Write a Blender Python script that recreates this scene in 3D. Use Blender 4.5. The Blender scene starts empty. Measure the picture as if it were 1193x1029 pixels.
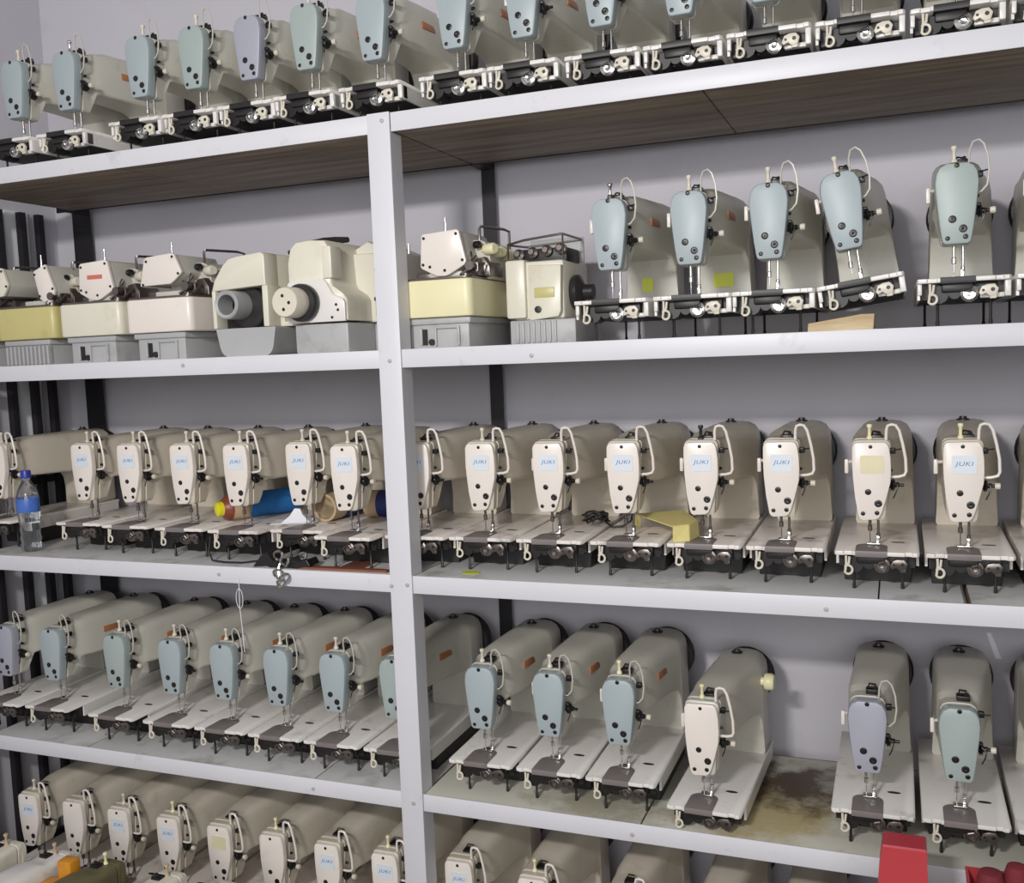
import bpy, bmesh, math, random
from mathutils import Vector, Matrix
random.seed(7)
SC = bpy.context.scene
COL = SC.collection
PI = math.pi

# ------------------------------------------------------------------ materials
def lin(c):
    out = []
    for v in c[:3]:
        v /= 255.0
        out.append(v / 12.92 if v <= 0.04045 else ((v + 0.055) / 1.055) ** 2.4)
    return (*out, 1)

def mat(name, rgb, rough=0.45, metal=0.0, var=0.10, scale=6.0, dirt=None, damt=0.0, dscale=9.0, bump=0.0,
        trans=0.0, spec=0.5, coat=0.0, dlo=0.55):
    m = bpy.data.materials.new(name); m.use_nodes = True
    nt = m.node_tree; N = nt.nodes; L = nt.links
    b = N['Principled BSDF']
    b.inputs['Roughness'].default_value = rough; b.inputs['Metallic'].default_value = metal
    b.inputs['Transmission Weight'].default_value = trans
    b.inputs['Specular IOR Level'].default_value = spec
    b.inputs['Coat Weight'].default_value = coat
    tc = N.new('ShaderNodeTexCoord'); oi = N.new('ShaderNodeObjectInfo')
    sh = N.new('ShaderNodeVectorMath'); sh.operation = 'ADD'
    mu = N.new('ShaderNodeMath'); mu.operation = 'MULTIPLY'; mu.inputs[1].default_value = 37.0
    L.new(oi.outputs['Random'], mu.inputs[0]); L.new(tc.outputs['Object'], sh.inputs[0]); L.new(mu.outputs[0], sh.inputs[1])
    n1 = N.new('ShaderNodeTexNoise'); n1.inputs['Scale'].default_value = scale; n1.inputs['Detail'].default_value = 5
    L.new(sh.outputs[0], n1.inputs['Vector'])
    mix = N.new('ShaderNodeMix'); mix.data_type = 'RGBA'
    c = lin(rgb); k0, k1 = 1 - var, 1 + var
    mix.inputs['A'].default_value = (c[0]*k0, c[1]*k0, c[2]*k0, 1)
    mix.inputs['B'].default_value = (min(1, c[0]*k1), min(1, c[1]*k1), min(1, c[2]*k1), 1)
    L.new(n1.outputs['Fac'], mix.inputs['Factor'])
    last = mix.outputs['Result']
    if dirt:
        n2 = N.new('ShaderNodeTexNoise'); n2.inputs['Scale'].default_value = dscale; n2.inputs['Detail'].default_value = 8
        n2.inputs['Roughness'].default_value = 0.65
        L.new(sh.outputs[0], n2.inputs['Vector'])
        mr = N.new('ShaderNodeMapRange'); mr.inputs['From Min'].default_value = dlo; mr.inputs['From Max'].default_value = dlo + .22
        mr.inputs['To Max'].default_value = damt
        L.new(n2.outputs['Fac'], mr.inputs['Value'])
        mx = N.new('ShaderNodeMix'); mx.data_type = 'RGBA'; mx.inputs['B'].default_value = lin(dirt)
        L.new(mr.outputs['Result'], mx.inputs['Factor']); L.new(last, mx.inputs['A']); last = mx.outputs['Result']
    L.new(last, b.inputs['Base Color'])
    if bump:
        bp = N.new('ShaderNodeBump'); bp.inputs['Strength'].default_value = bump; bp.inputs['Distance'].default_value = .004
        n3 = N.new('ShaderNodeTexNoise'); n3.inputs['Scale'].default_value = scale * 6; n3.inputs['Detail'].default_value = 4
        L.new(sh.outputs[0], n3.inputs['Vector']); L.new(n3.outputs['Fac'], bp.inputs['Height']); L.new(bp.outputs[0], b.inputs['Normal'])
    return m

def wood(name, rgb, dark, stretch=(1, 12, 12), rough=.6):
    m = mat(name, rgb, rough)
    nt = m.node_tree; N = nt.nodes; L = nt.links; b = N['Principled BSDF']
    tc = N.new('ShaderNodeTexCoord'); mp = N.new('ShaderNodeMapping'); mp.inputs['Scale'].default_value = stretch
    n = N.new('ShaderNodeTexNoise'); n.inputs['Scale'].default_value = 2.2; n.inputs['Detail'].default_value = 9; n.inputs['Roughness'].default_value = .6
    cr = N.new('ShaderNodeValToRGB'); cr.color_ramp.elements[0].color = lin(dark); cr.color_ramp.elements[1].color = lin(rgb)
    cr.color_ramp.elements[0].position = .36; cr.color_ramp.elements[1].position = .66
    L.new(tc.outputs['Object'], mp.inputs['Vector']); L.new(mp.outputs[0], n.inputs['Vector']); L.new(n.outputs['Fac'], cr.inputs['Fac'])
    L.new(cr.outputs[0], b.inputs['Base Color'])
    return m

def stained(name, base, spots):
    m = mat(name, base, .55, var=.12, scale=3)
    nt = m.node_tree; N = nt.nodes; L = nt.links; b = N['Principled BSDF']; src = b.inputs['Base Color'].links[0].from_socket
    tc = N.new('ShaderNodeTexCoord'); n = N.new('ShaderNodeTexNoise'); n.inputs['Scale'].default_value = 7; n.inputs['Detail'].default_value = 9; n.inputs['Roughness'].default_value = .68
    L.new(tc.outputs['Object'], n.inputs['Vector']); last = src
    for (x, y, r, col, amt, lo) in spots:
        d = N.new('ShaderNodeVectorMath'); d.operation = 'DISTANCE'; sc = N.new('ShaderNodeVectorMath'); sc.operation = 'MULTIPLY'; sc.inputs[1].default_value = (1, 1, 0)
        L.new(tc.outputs['Object'], sc.inputs[0]); L.new(sc.outputs[0], d.inputs[0]); d.inputs[1].default_value = (x, y, 0)
        mr = N.new('ShaderNodeMapRange'); mr.inputs['From Min'].default_value = 0; mr.inputs['From Max'].default_value = r; mr.inputs['To Min'].default_value = .42; mr.inputs['To Max'].default_value = -.3
        L.new(d.outputs['Value'], mr.inputs['Value'])
        ad = N.new('ShaderNodeMath'); ad.operation = 'ADD'; L.new(mr.outputs[0], ad.inputs[0]); L.new(n.outputs['Fac'], ad.inputs[1])
        m2 = N.new('ShaderNodeMapRange'); m2.inputs['From Min'].default_value = lo; m2.inputs['From Max'].default_value = lo+.22; m2.inputs['To Max'].default_value = amt; L.new(ad.outputs[0], m2.inputs['Value'])
        mx = N.new('ShaderNodeMix'); mx.data_type = 'RGBA'; mx.inputs['B'].default_value = lin(col); L.new(m2.outputs[0], mx.inputs['Factor']); L.new(last, mx.inputs['A']); last = mx.outputs['Result']
    L.new(last, b.inputs['Base Color'])
    return m

MT = dict(
    wall=mat('lilac_white_plaster', (202, 199, 206), .8, var=.06, scale=2.0, dirt=(180, 175, 178), damt=.5, dscale=4, bump=.15),
    floor=mat('dark_concrete', (96, 90, 84), .8, var=.25, scale=4, dirt=(50, 45, 40), damt=.7),
    rail=mat('white_rack_paint', (214, 213, 218), .42, var=.04, scale=5, dirt=(150, 146, 142), damt=.45, dscale=14, dlo=.62),
    dsteel=mat('dark_rack_steel', (44, 42, 46), .5, .3, var=.2, scale=8),
    board=mat('board_top', (198, 197, 195), .6, var=.10, scale=3, dirt=(112, 106, 98), damt=.75, dscale=6, dlo=.52),
    boardD=stained('stained_board_top', (202, 199, 186), [(.95, .16, .55, (168, 150, 98), .8, .58), (1.03, .34, .42, (70, 52, 38), .95, .62), (.55, .10, .5, (140, 134, 112), .7, .62), (.80, .45, .4, (84, 66, 46), .9, .66)]),
    under=wood('brown_board_underside', (158, 143, 124), (112, 97, 83)),
    grey=mat('warm_grey_machine_paint', (194, 191, 180), .32, var=.05, scale=5, dirt=(140, 130, 112), damt=.4, dscale=11, dlo=.58),
    beige=mat('beige_machine_paint', (203, 194, 178), .32, var=.05, scale=5, dirt=(150, 132, 104), damt=.45, dscale=11, dlo=.56),
    bed=mat('pale_bed_enamel', (226, 222, 217), .28, var=.05, scale=5, dirt=(128, 118, 106), damt=.6, dscale=12, dlo=.58),
    bedC=mat('worn_white_bed_enamel', (230, 222, 215), .28, var=.05, scale=5, dirt=(112, 98, 88), damt=.85, dscale=8, dlo=.52),
    blue=mat('pale_blue_face_paint', (163, 174, 177), .42, var=.04, scale=7, dirt=(120, 130, 130), damt=.3, dscale=20, dlo=.62),
    teal=mat('pale_teal_face_paint', (161, 173, 170), .42, var=.04, scale=7, dirt=(120, 130, 130), damt=.3, dscale=20, dlo=.62),
    lilac=mat('lilac_grey_face_paint', (164, 165, 177), .42, var=.04, scale=7, dirt=(130, 130, 140), damt=.3, dscale=20, dlo=.62),
    white=mat('cream_white_face_paint', (232, 223, 214), .30, var=.03, scale=7, dirt=(196, 176, 150), damt=.4, dscale=16, dlo=.6),
    cream=mat('yellowed_cream_paint', (222, 217, 200), .35, var=.04, scale=4, dirt=(180, 160, 120), damt=.4, dscale=9, dlo=.58),
    yellow=mat('old_yellow_paint', (198, 188, 126), .38, var=.05, scale=5, dirt=(150, 140, 90), damt=.5),
    creamy=mat('pale_yellow_paint', (232, 224, 182), .38, var=.03, scale=4, dirt=(190, 175, 130), damt=.4),
    pgrey=mat('cast_grey_base_paint', (172, 172, 172), .45, var=.07, scale=8, dirt=(110, 108, 104), damt=.5),
    chrome=mat('worn_chrome', (214, 212, 210), .22, 1.0, var=.06, scale=20),
    steel=mat('oily_steel', (120, 112, 108), .35, .85, var=.2, scale=25),
    plate=mat('dull_slide_plate', (124, 116, 114), .42, .0, var=.15, scale=18, dirt=(70, 56, 46), damt=.5),
    black=mat('greasy_black', (30, 27, 26), .45, 0, var=.3, scale=20),
    wheel=mat('black_wheel_paint', (40, 38, 38), .35, 0, var=.15, scale=9),
    screw=mat('dark_screw_head', (52, 50, 50), .35, .6, var=.2, scale=30),
    bone=mat('bone_plastic', (214, 206, 190), .4, var=.05, scale=9),
    sticker=mat('pale_blue_sticker', (218, 225, 232), .4, var=.03, scale=12),
    wornst=mat('yellowed_worn_sticker', (222, 212, 176), .5, var=.08, scale=40),
    ink=mat('blue_ink', (92, 126, 184), .45, var=.05),
    badge=mat('orange_brown_badge', (170, 112, 74), .4, var=.12, scale=30),
    red=mat('red_plastic', (176, 56, 66), .38, var=.06, scale=6),
    dred=mat('dark_red_cloth', (112, 32, 40), .8, var=.25, scale=18, bump=.4),
    redlab=mat('red_label', (206, 112, 92), .5, var=.05),
    lime=mat('lime_sticker', (206, 212, 70), .5, var=.06, scale=30),
    tan=mat('cardboard_tan', (188, 164, 132), .8, var=.08, scale=15),
    bthread=mat('blue_thread', (30, 104, 170), .6, var=.15, scale=60, bump=.3),
    nthread=mat('navy_thread', (34, 46, 104), .6, var=.18, scale=60, bump=.3),
    ycap=mat('yellow_plastic', (222, 214, 40), .35, var=.04),
    brownp=mat('brown_plastic', (128, 62, 44), .4, var=.08),
    paper=mat('white_paper', (240, 240, 244), .7, var=.02),
    ycard=mat('pale_yellow_card', (226, 212, 140), .6, var=.05, scale=12),
    amber=mat('amber_plastic', (206, 140, 40), .4, var=.1, scale=14, dirt=(130, 80, 30), damt=.4),
    olive=mat('olive_machine_paint', (104, 100, 70), .4, var=.12, scale=8),
    rust=mat('rusty_brown', (130, 78, 58), .7, var=.3, scale=12, dirt=(70, 48, 40), damt=.6),
    clear=mat('clear_plastic', (238, 242, 246), .06, trans=.95, var=.0),
    bcap=mat('blue_cap', (44, 58, 160), .35, var=.04),
    blabel=mat('blue_bottle_label', (70, 110, 190), .4, var=.35, scale=22),
    wood=wood('pale_wood_offcut', (206, 186, 150), (176, 150, 112), (2, 14, 14)),
)

# ------------------------------------------------------------------ mesh builder
class MB:
    def __init__(s): s.bm = bmesh.new(); s.mi = 0
    def _f(s, vs):
        try:
            f = s.bm.faces.new(vs); f.material_index = s.mi; return f
        except ValueError: return None
    def loops(s, secs, cap0=True, cap1=True):
        L = [[s.bm.verts.new(p) for p in sec] for sec in secs]; n = len(L[0])
        for a, b in zip(L, L[1:]):
            for i in range(n): s._f((a[i], a[(i+1) % n], b[(i+1) % n], b[i]))
        if cap0: s._f(list(reversed(L[0])))
        if cap1: s._f(L[-1])
        return s
    def box(s, x0, x1, y0, y1, z0, z1, bev=0.0, seg=2):
        vs = [s.bm.verts.new(p) for p in ((x0,y0,z0),(x1,y0,z0),(x1,y1,z0),(x0,y1,z0),(x0,y0,z1),(x1,y0,z1),(x1,y1,z1),(x0,y1,z1))]
        fs = [s._f([vs[i] for i in q]) for q in ((3,2,1,0),(4,5,6,7),(0,1,5,4),(1,2,6,5),(2,3,7,6),(3,0,4,7))]
        if bev:
            es = list({e for f in fs for e in f.edges})
            r = bmesh.ops.bevel(s.bm, geom=es, offset=bev, segments=seg, affect='EDGES', profile=.5)
            for f in r['faces']: f.material_index = s.mi
        return s
    def prism(s, poly, a0, a1, axis='y', bev=0.0):
        def P(u, v, a): return {'y': (u, a, v), 'z': (u, v, a), 'x': (a, u, v)}[axis]
        cx = sum(p[0] for p in poly)/len(poly); cy = sum(p[1] for p in poly)/len(poly)
        def ins(d):
            out = []
            for u, v in poly:
                l = math.hypot(u-cx, v-cy) or 1; out.append((u-(u-cx)/l*d, v-(v-cy)/l*d))
            return out
        sg = 1 if a1 > a0 else -1
        if bev: lv = [(ins(bev), a0), (ins(bev*.3), a0+sg*bev*.3), (poly, a0+sg*bev), (poly, a1-sg*bev), (ins(bev*.3), a1-sg*bev*.3), (ins(bev), a1)]
        else: lv = [(poly, a0), (poly, a1)]
        return s.loops([[P(u, v, a) for u, v in pl] for pl, a in lv])
    def tube(s, path, r, n=8, closed=False):
        P = [Vector(p) for p in path]; secs = []; up = Vector((0, 0, 1)); m = len(P)
        prev = None
        for i, p in enumerate(P):
            a = P[i-1] if (i or closed) else P[0]; b = P[(i+1) % m] if (i < m-1 or closed) else P[-1]
            t = (b-a).normalized()
            if prev is None:
                prev = t.orthogonal().normalized() if abs(t.dot(up)) > .95 else t.cross(up).normalized()
            u = (prev - t*prev.dot(t)).normalized(); prev = u; w = t.cross(u)
            rr = r[i] if isinstance(r, (list, tuple)) else r
            secs.append([p + (u*math.cos(2*PI*k/n) + w*math.sin(2*PI*k/n))*rr for k in range(n)])
        if closed: return s.loops(secs + [secs[0]], False, False)
        return s.loops(secs)
    def lathe(s, prof, o=(0,0,0), d=(0,0,1), n=16):
        d = Vector(d).normalized(); u = d.orthogonal().normalized(); w = d.cross(u); o = Vector(o)
        return s.loops([[o + d*h + (u*math.cos(2*PI*k/n)+w*math.sin(2*PI*k/n))*max(r, 1e-4) for k in range(n)] for r, h in prof])
    def xf(s, M): bmesh.ops.transform(s.bm, matrix=M, verts=s.bm.verts); return s
    def mesh(s, name, *mats, ang=38):
        bmesh.ops.recalc_face_normals(s.bm, faces=s.bm.faces)
        lim = math.radians(ang)
        for f in s.bm.faces: f.smooth = True
        for e in s.bm.edges:
            if len(e.link_faces) == 2 and e.calc_face_angle(0) > lim: e.smooth = False
        me = bpy.data.meshes.new(name); s.bm.to_mesh(me); s.bm.free()
        for m in mats: me.materials.append(MT[m] if isinstance(m, str) else m)
        return me

def obj(name, me, parent=None, loc=(0, 0, 0), rot=None):
    o = bpy.data.objects.new(name, me); COL.objects.link(o); o.location = loc
    if rot: o.rotation_euler = rot
    o.parent = parent
    return o
def thing(name, label, cat, loc=(0, 0, 0), group=None, rot=None, me=None):
    o = obj(name, me, None, loc, rot); o['label'] = label; o['category'] = cat
    if group: o['group'] = group
    return o
def struct(name, me):
    o = obj(name, me); o['kind'] = 'structure'; return o

CACHE = {}
def C(key, fn):
    if key not in CACHE: CACHE[key] = fn()
    return CACHE[key]

# ------------------------------------------------------------------ levels of the place
ZA, ZB, ZC, ZD, ZF = 2.010, 1.381, 0.754, 0.125, -0.490
YR = 0.543; YW = 0.685; XL = -1.85; XR = 2.35

# ------------------------------------------------------------------ setting
struct('floor', MB().box(XL-.1, XR+1, -4.5, YW+.1, ZF-.08, ZF).mesh('floor', 'floor'))
struct('wall_back', MB().box(XL-.1, XR+1, YW, YW+.1, ZF, 3.6).mesh('wall_back', 'wall'))
struct('wall_left', MB().box(XL-.1, XL, -4.5, YW, ZF, 3.6).mesh('wall_left', 'wall'))

# ------------------------------------------------------------------ the rack
rack = thing('storage_rack', 'white fronted steel storage rack with five levels filled with sewing machines', 'shelf', (0, 0, ZF))
def rpart(name, mb, *m): return obj(name, mb.mesh(name, *m), rack, (0, 0, -ZF))
def post_mb(x): 
    b = MB().box(x-.034, x+.034, -.009, -.005, ZF, ZA+.002, .001); b.box(x+.030, x+.034, -.005, .055, ZF, ZA-.05)
    return b
for x in (0, 1.98): rpart('front_post', post_mb(x), 'rail')
LEV = (ZA, ZB, ZC, ZD)
for zi, z in enumerate(LEV):
    for x0, x1 in ((-1.77, -.0345), (.0345, 1.945)):
        rpart('front_rail', MB().box(x0, x1, -.004, 0, z-.05, z, .001), 'rail')
    rpart('rear_rail', MB().box(-1.70, 2.05, YR, YR+.004, z-.05, z-.003), 'dsteel')
    segs = {0: [(-1.62, -.9), (-.897, .029), (.036, .86), (.863, 1.94)], 1: [(-1.62, -.7), (-.697, .029), (.036, 1.1), (1.103, 1.94)],
            2: [(-1.62, -.8), (-.797, .029), (.036, 1.245), (1.249, 1.43), (1.445, 1.94)], 3: [(-1.62, -1.2), (-1.196, -.33), (-.326, .029), (.036, .66), (.664, 1.94)]}[zi]
    for i, (x0, x1) in enumerate(segs):
        b = MB().box(x0, x1, .001, YR-.001, z-.047, z-.002, .001)
        for f in b.bm.faces:
            f.material_index = 0 if f.calc_center_median().z > z-.006 else 1
        rpart('shelf_board', b, 'boardD' if zi == 3 and x0 > 0 else 'board', 'under')
for x, w in ((-1.686, .043), (.042, .023), (2.05, .023)):
    rpart('rear_post', MB().box(x-w, x+w, .648, .652, ZF, ZA).box(x-w, x-w+.004, .652, .683, ZF, ZA), 'dsteel')
    for z in LEV: rpart('bracket', MB().box(max(x-.02, -1.66), max(x+.02, -1.64), YR+.004, .648, z-.05, z-.008), 'dsteel')
bolt_me = MB().lathe([(.0055, 0), (.0055, .003), (.003, .004), (.0001, .004)], d=(0, -1, 0), n=10).mesh('bolt', 'pgrey')
for x, z in ((.012, ZA-.02), (.0, ZB-.03), (-.03, ZC-.03), (.02, ZC-.025), (.005, ZD-.028)):
    obj('bolt', bolt_me, rack, (x, -.009, z-ZF))
for x, z in ((-.7, ZB-.02), (.41, ZB-.03), (1.13, ZC-.03), (-.62, ZC-.025), (-.33, ZD-.03), (.64, ZD-.03)):
    obj('bolt', bolt_me, rack, (x, -.004, z-ZF))
# dark barred grille standing against the left wall, beyond the ends of the boards, and a white board fixed on that wall
gr = thing('steel_grille', 'dark steel barred grille standing against the left wall behind the rack end', 'grille', (-1.81, .45, ZF))
for y in (.0, .12, .245, .37, .475, .56):
    obj('bar', C('gbar', lambda: MB().box(-.012, .012, -.014, .014, 0, 2.455, .001).mesh('bar', 'dsteel')), gr, (0, y-.45, 0))
for z in (.02, 1.42): obj('cross_bar', MB().box(-.010, .010, -.47, .125, z, z+.025).mesh('cross_bar', 'dsteel'), gr)
struct('trim_1', MB().box(XL, XL+.012, .43, .535, ZF, 1.972, .002).mesh('trim_1', 'paper'))

# ------------------------------------------------------------------ lockstitch machine: shared meshes
def rtrap(xc, wt, wb, z0, z1, rt, rb, y, n=5):
    P = [(xc-wb, z0), (xc+wb, z0), (xc+wt, z1), (xc-wt, z1)]; R = [rb, rb, rt, rt]; out = []
    for i in range(4):
        p = Vector(P[i]); a = Vector(P[i-1]); b = Vector(P[(i+1) % 4])
        r = min(R[i], (a-p).length*.48, (b-p).length*.48)
        A = p+(a-p).normalized()*r; B = p+(b-p).normalized()*r
        for k in range(n):
            t = k/(n-1); q = A*(1-t)**2 + p*2*t*(1-t) + B*t*t
            out.append((q.x, y, q.y))
    return out
FX = -.012
def arm_mesh(kind):
    w = kind == 'white'
    zb = .066 if w else .076
    b = MB()
    S = [(.062, FX, .040, .026, zb+.006, .256, .014, .012), (.066, FX, .0455 if not w else .045, .031, zb, .262, .018, .012),
         (.082, FX, .0455, .031, zb, .263, .018, .012), (.083, FX, .043, .029, zb+.003, .260, .018, .012), (.089, FX, .043, .029, zb+.003, .260, .018, .012), (.090, FX, .0465, .033, zb, .264, .020, .012), (.120, FX, .0465, .033, zb, .265, .020, .012), (.128, FX, .0465, .038, zb+.02, .265, .020, .012),
         (.140, FX+.001, .047, .046, .134, .266, .022, .012), (.155, FX+.003, .049, .050, .138, .268, .026, .012),
         (.180, FX+.006, .054, .055, .137, .276, .034, .012), (.26, FX+.013, .058, .060, .135, .278, .036, .012), (.34, FX+.020, .063, .067, .132, .279, .040, .012),
         (.375, FX+.024, .067, .070, .122, .280, .044, .012), (.392, FX+.026, .068, .072, .095, .280, .046, .012),
         (.399, FX+.027, .069, .073, .05, .280, .048, .012), (.402, FX+.027, .069, .076, -.002, .280, .048, .012),
         (.490, FX+.027, .070, .076, -.002, .279, .050, .012), (.503, FX+.027, .066, .072, .002, .274, .050, .012)]
    if not w: S = [(y, xc, wt*.93, wb*.95, z0, z1-.006, .027, rb) if y < .13 else (y, xc, wt, wb, z0, z1, rt, rb) for y, xc, wt, wb, z0, z1, rt, rb in S]
    b.loops([rtrap(xc, wt, wb, z0, z1, rt, rb, y) for y, xc, wt, wb, z0, z1, rt, rb in S])
    return b.mesh('arm', 'beige' if w else 'grey')
def bed_mesh(m, bright):
    b = MB()
    out = [(-.0955, .006), (-.093, .002), (-.085, 0), (-.076, 0), (-.073, .004), (-.056, .004), (-.053, 0), (.026, 0), (.062, 0), (.065, .004), (.078, .004), (.081, 0), (.09, 0), (.0955, .007), (.0955, .51), (-.0955, .51)]
    b.prism(out, -.010, 0, 'z', .0018)
    y_ = .02 if bright else .075
    b.box(-.095, -.089, y_, .505, -.046, -.0085); b.box(.089, .095, y_, .505, -.046, -.0085)
    b.box(-.095, .095, .496, .506, -.046, -.0085)
    if bright:
        b.box(.082, .095, .010, .045, -.046, -.0085, .003); b.box(-.095, -.085, .012, .03, -.036, -.0085, .003)
        b.box(.034, .084, .024, .04, -.047, -.036, .003)
    return b.mesh('bed', m)
def slide_mesh(m):
    b = MB()
    p = [(FX-.036, -.0015), (FX+.036, -.0015)] + [(FX+.036*math.cos(a), .070+.026*math.sin(a)) for a in [PI*k/8 for k in range(9)]]
    b.prism(p, -.013, .0016, 'z', .0006)
    return b.mesh('slide_plate', m)
def under_mesh():
    b = MB()
    b.box(-.086, .086, .045, .49, -.045, -.011)
    b.lathe([(.001, 0), (.020, .0), (.022, .05), (.018, .06), (.001, .06)], (-.05, .02, -.036), (0, 1, 0), 12)
    b.box(-.045, .02, .012, .05, -.032, -.011, .004); b.lathe([(.001, 0), (.013, 0), (.013, .04), (.001, .04)], (-.018, .02, -.034), (0, 1, 0), 12)
    b.box(.02, .07, .03, .06, -.045, -.011, .004)
    return b.mesh('underbed_mechanism', 'black')
def hook_mesh(m):
    b = MB()
    b.lathe([(.001, 0), (.006, -.001), (.007, .004), (.012, .004), (.013, -.002), (.0185, 0), (.0195, .006), (.018, .016), (.001, .016)], (.012, .016, -.036), (0, 1, 0), 18)
    b.tube([(.004, .012, -.03), (.016, .011, -.026), (.024, .012, -.034)], .0025, 6)
    return b.mesh('rotary_hook', m)
def lever_mesh(m):
    b = MB(); b.prism([(.030, -.036), (.036, -.022), (.048, -.018), (.062, -.018), (.070, -.028), (.066, -.042), (.054, -.046), (.044, -.038), (.034, -.042)], .006, .016, 'y', .002)
    b.box(.052, .066, .008, .018, -.050, -.04, .002)
    b.mi = 1
    b.lathe([(.001, 0), (.0045, 0), (.0045, .002), (.001, .002)], (.058, .0052, -.030), (0, 1, 0), 10); b.lathe([(.001, 0), (.003, 0), (.003, .002), (.001, .002)], (.039, .0052, -.031), (0, 1, 0), 10)
    return b.mesh('crank_lever', m, 'black')
def loop_mesh():
    b = MB(); P = [(-.069, .006, -.012), (-.0685, .005, -.030)]
    P += [(-.064+.0095*math.sin(a), .005, -.046-.0105*math.cos(a)) for a in [-.9+k*5.0/12 for k in range(13)]]
    P += [(-.0625, .005, -.030), (-.061, .006, -.014)]
    b.tube(P, .0030, 7)
    return b.mesh('hinge_loop', 'bone')
BLUE_OUT = [(x_, .076+(z_-.08)*1.062) for x_, z_ in [(.022, .250), (.036, .243), (.0435, .230), (.0465, .210), (.045, .19), (.041, .155), (.0365, .12), (.032, .094), (.0295, .084), (.024, .080)]]
def face_mesh(kind, m):
    b = MB()
    if kind == 'blue': out = [(FX+x, z) for x, z in BLUE_OUT] + [(FX-x, z) for x, z in reversed(BLUE_OUT)]
    else:
        out = [(.030, .258), (.036, .255), (.041, .245), (.0445, .22), (.0455, .19), (.044, .160), (.034, .120), (.024, .086), (.018, .074), (.010, .069), (-.020, .067), (-.026, .070),
               (-.030, .080), (-.037, .12), (-.042, .17), (-.0435, .21), (-.043, .245), (-.039, .254), (-.032, .257)]
        out = [(FX+x, z) for x, z in out]
    cz = .165; F = lambda k: [(FX+(x-FX)*k, cz+(z-cz)*(1-(1-k)*.45)) for x, z in out]
    lv = [(1, .080), (1, .062), (.985, .056), (.95, .0515), (.88, .050)] if kind == 'blue' else [(1, .068), (1, .054), (.985, .0515), (.94, .0505)]
    b.loops([[(x, y, z) for x, z in F(k)] for k, y in lv])
    return b.mesh('faceplate', m)
def disc(r, h=.0022): return MB().lathe([(.001, 0), (r, 0), (r, h*.7), (r*.8, h), (r*.25, h), (.001, h*.6)], d=(0, -1, 0), n=12)
def letters():
    cu = bpy.data.curves.new('lt', 'FONT'); cu.body = 'JUKI'; cu.size = .0178; cu.align_x = 'CENTER'; cu.align_y = 'CENTER'; cu.extrude = .0003; cu.shear = .22
    cu.space_character = 1.1
    o = bpy.data.objects.new('lt', cu); COL.objects.link(o)
    bpy.context.view_layer.update()
    me = bpy.data.meshes.new_from_object(o.evaluated_get(bpy.context.evaluated_depsgraph_get()))
    bpy.data.objects.remove(o)
    return me
def sticker_mesh(worn):
    b = MB(); p = []
    for sx, sz, a0 in ((1, 1, 0), (-1, 1, 90), (-1, -1, 180), (1, -1, 270)):
        for k in range(4):
            a = math.radians(a0+30*k); p.append((FX+.002+sx*.0225+.0045*math.cos(a), .204+sz*.0175+.0045*math.sin(a)))
    b.prism(p, .0505, .0490, 'y')
    if not worn:
        me = letters(); n0 = len(b.bm.verts); f0 = len(b.bm.faces); b.bm.from_mesh(me)
        b.bm.verts.ensure_lookup_table(); b.bm.faces.ensure_lookup_table()
        M = Matrix.Translation((FX+.002, .0488, .206)) @ Matrix.Diagonal((1.05, 1, .8, 1)) @ Matrix.Rotation(PI/2, 4, 'X')
        bmesh.ops.transform(b.bm, matrix=M, verts=b.bm.verts[n0:])
        for f in b.bm.faces[f0:]: f.material_index = 1
    return b.mesh('name_sticker', 'wornst' if worn else 'sticker', 'ink')
def guard_mesh(kind):
    if kind == 'white':
        P = [(FX+.034, .078, .255), (FX+.035, .074, .285), (FX+.038, .072, .296), (FX+.046, .072, .299), (FX+.056, .072, .297), (FX+.064, .072, .284), (FX+.072, .072, .25), (FX+.078, .072, .215),
             (FX+.079, .072, .185), (FX+.075, .072, .176), (FX+.062, .074, .172), (FX+.040, .078, .170)]
        return MB().tube(P, .0037, 8).mesh('take_up_guard', 'white')
    P = [(FX+.026, .085, .255), (FX+.028, .078, .285), (FX+.034, .074, .302), (FX+.046, .072, .306), (FX+.056, .072, .296), (FX+.064, .072, .27), (FX+.067, .072, .235), (FX+.063, .072, .205), (FX+.052, .074, .192), (FX+.036, .078, .188)]
    return MB().tube(P, .0024, 7).mesh('take_up_guard', 'grey')
def tension_mesh():
    b = MB(); o = (FX+.038, .088, .150)
    b.lathe([(.001, 0), (.009, 0), (.009, .006), (.014, .008), (.015, .010), (.010, .0115), (.015, .013), (.014, .015), (.006, .017), (.007, .024), (.004, .026), (.004, .036), (.001, .037)], o, (1, -.1, 0), 14)
    b.tube([(FX+.05, .075, .158), (FX+.06, .068, .150), (FX+.056, .066, .134), (FX+.05, .068, .120)], .0016, 6)
    b.box(FX+.036, FX+.052, .074, .09, .160, .168, .002)
    return b.mesh('tension_assembly', 'screw')
def nut_mesh(): return MB().lathe([(.001, 0), (.007, .0), (.0078, .003), (.0078, .010), (.006, .012), (.001, .012)], (FX+.070, .085, .150), (1, -.1, 0), 12).mesh('thumb_nut', 'bone')
def guide_mesh():
    b = MB(); b.box(FX+.042, FX+.056, .085, .10, .226, .240, .002); b.tube([(FX+.05, .08, .236), (FX+.068, .074, .239)], .0018, 6)
    return b.mesh('thread_guide', 'screw')
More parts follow.
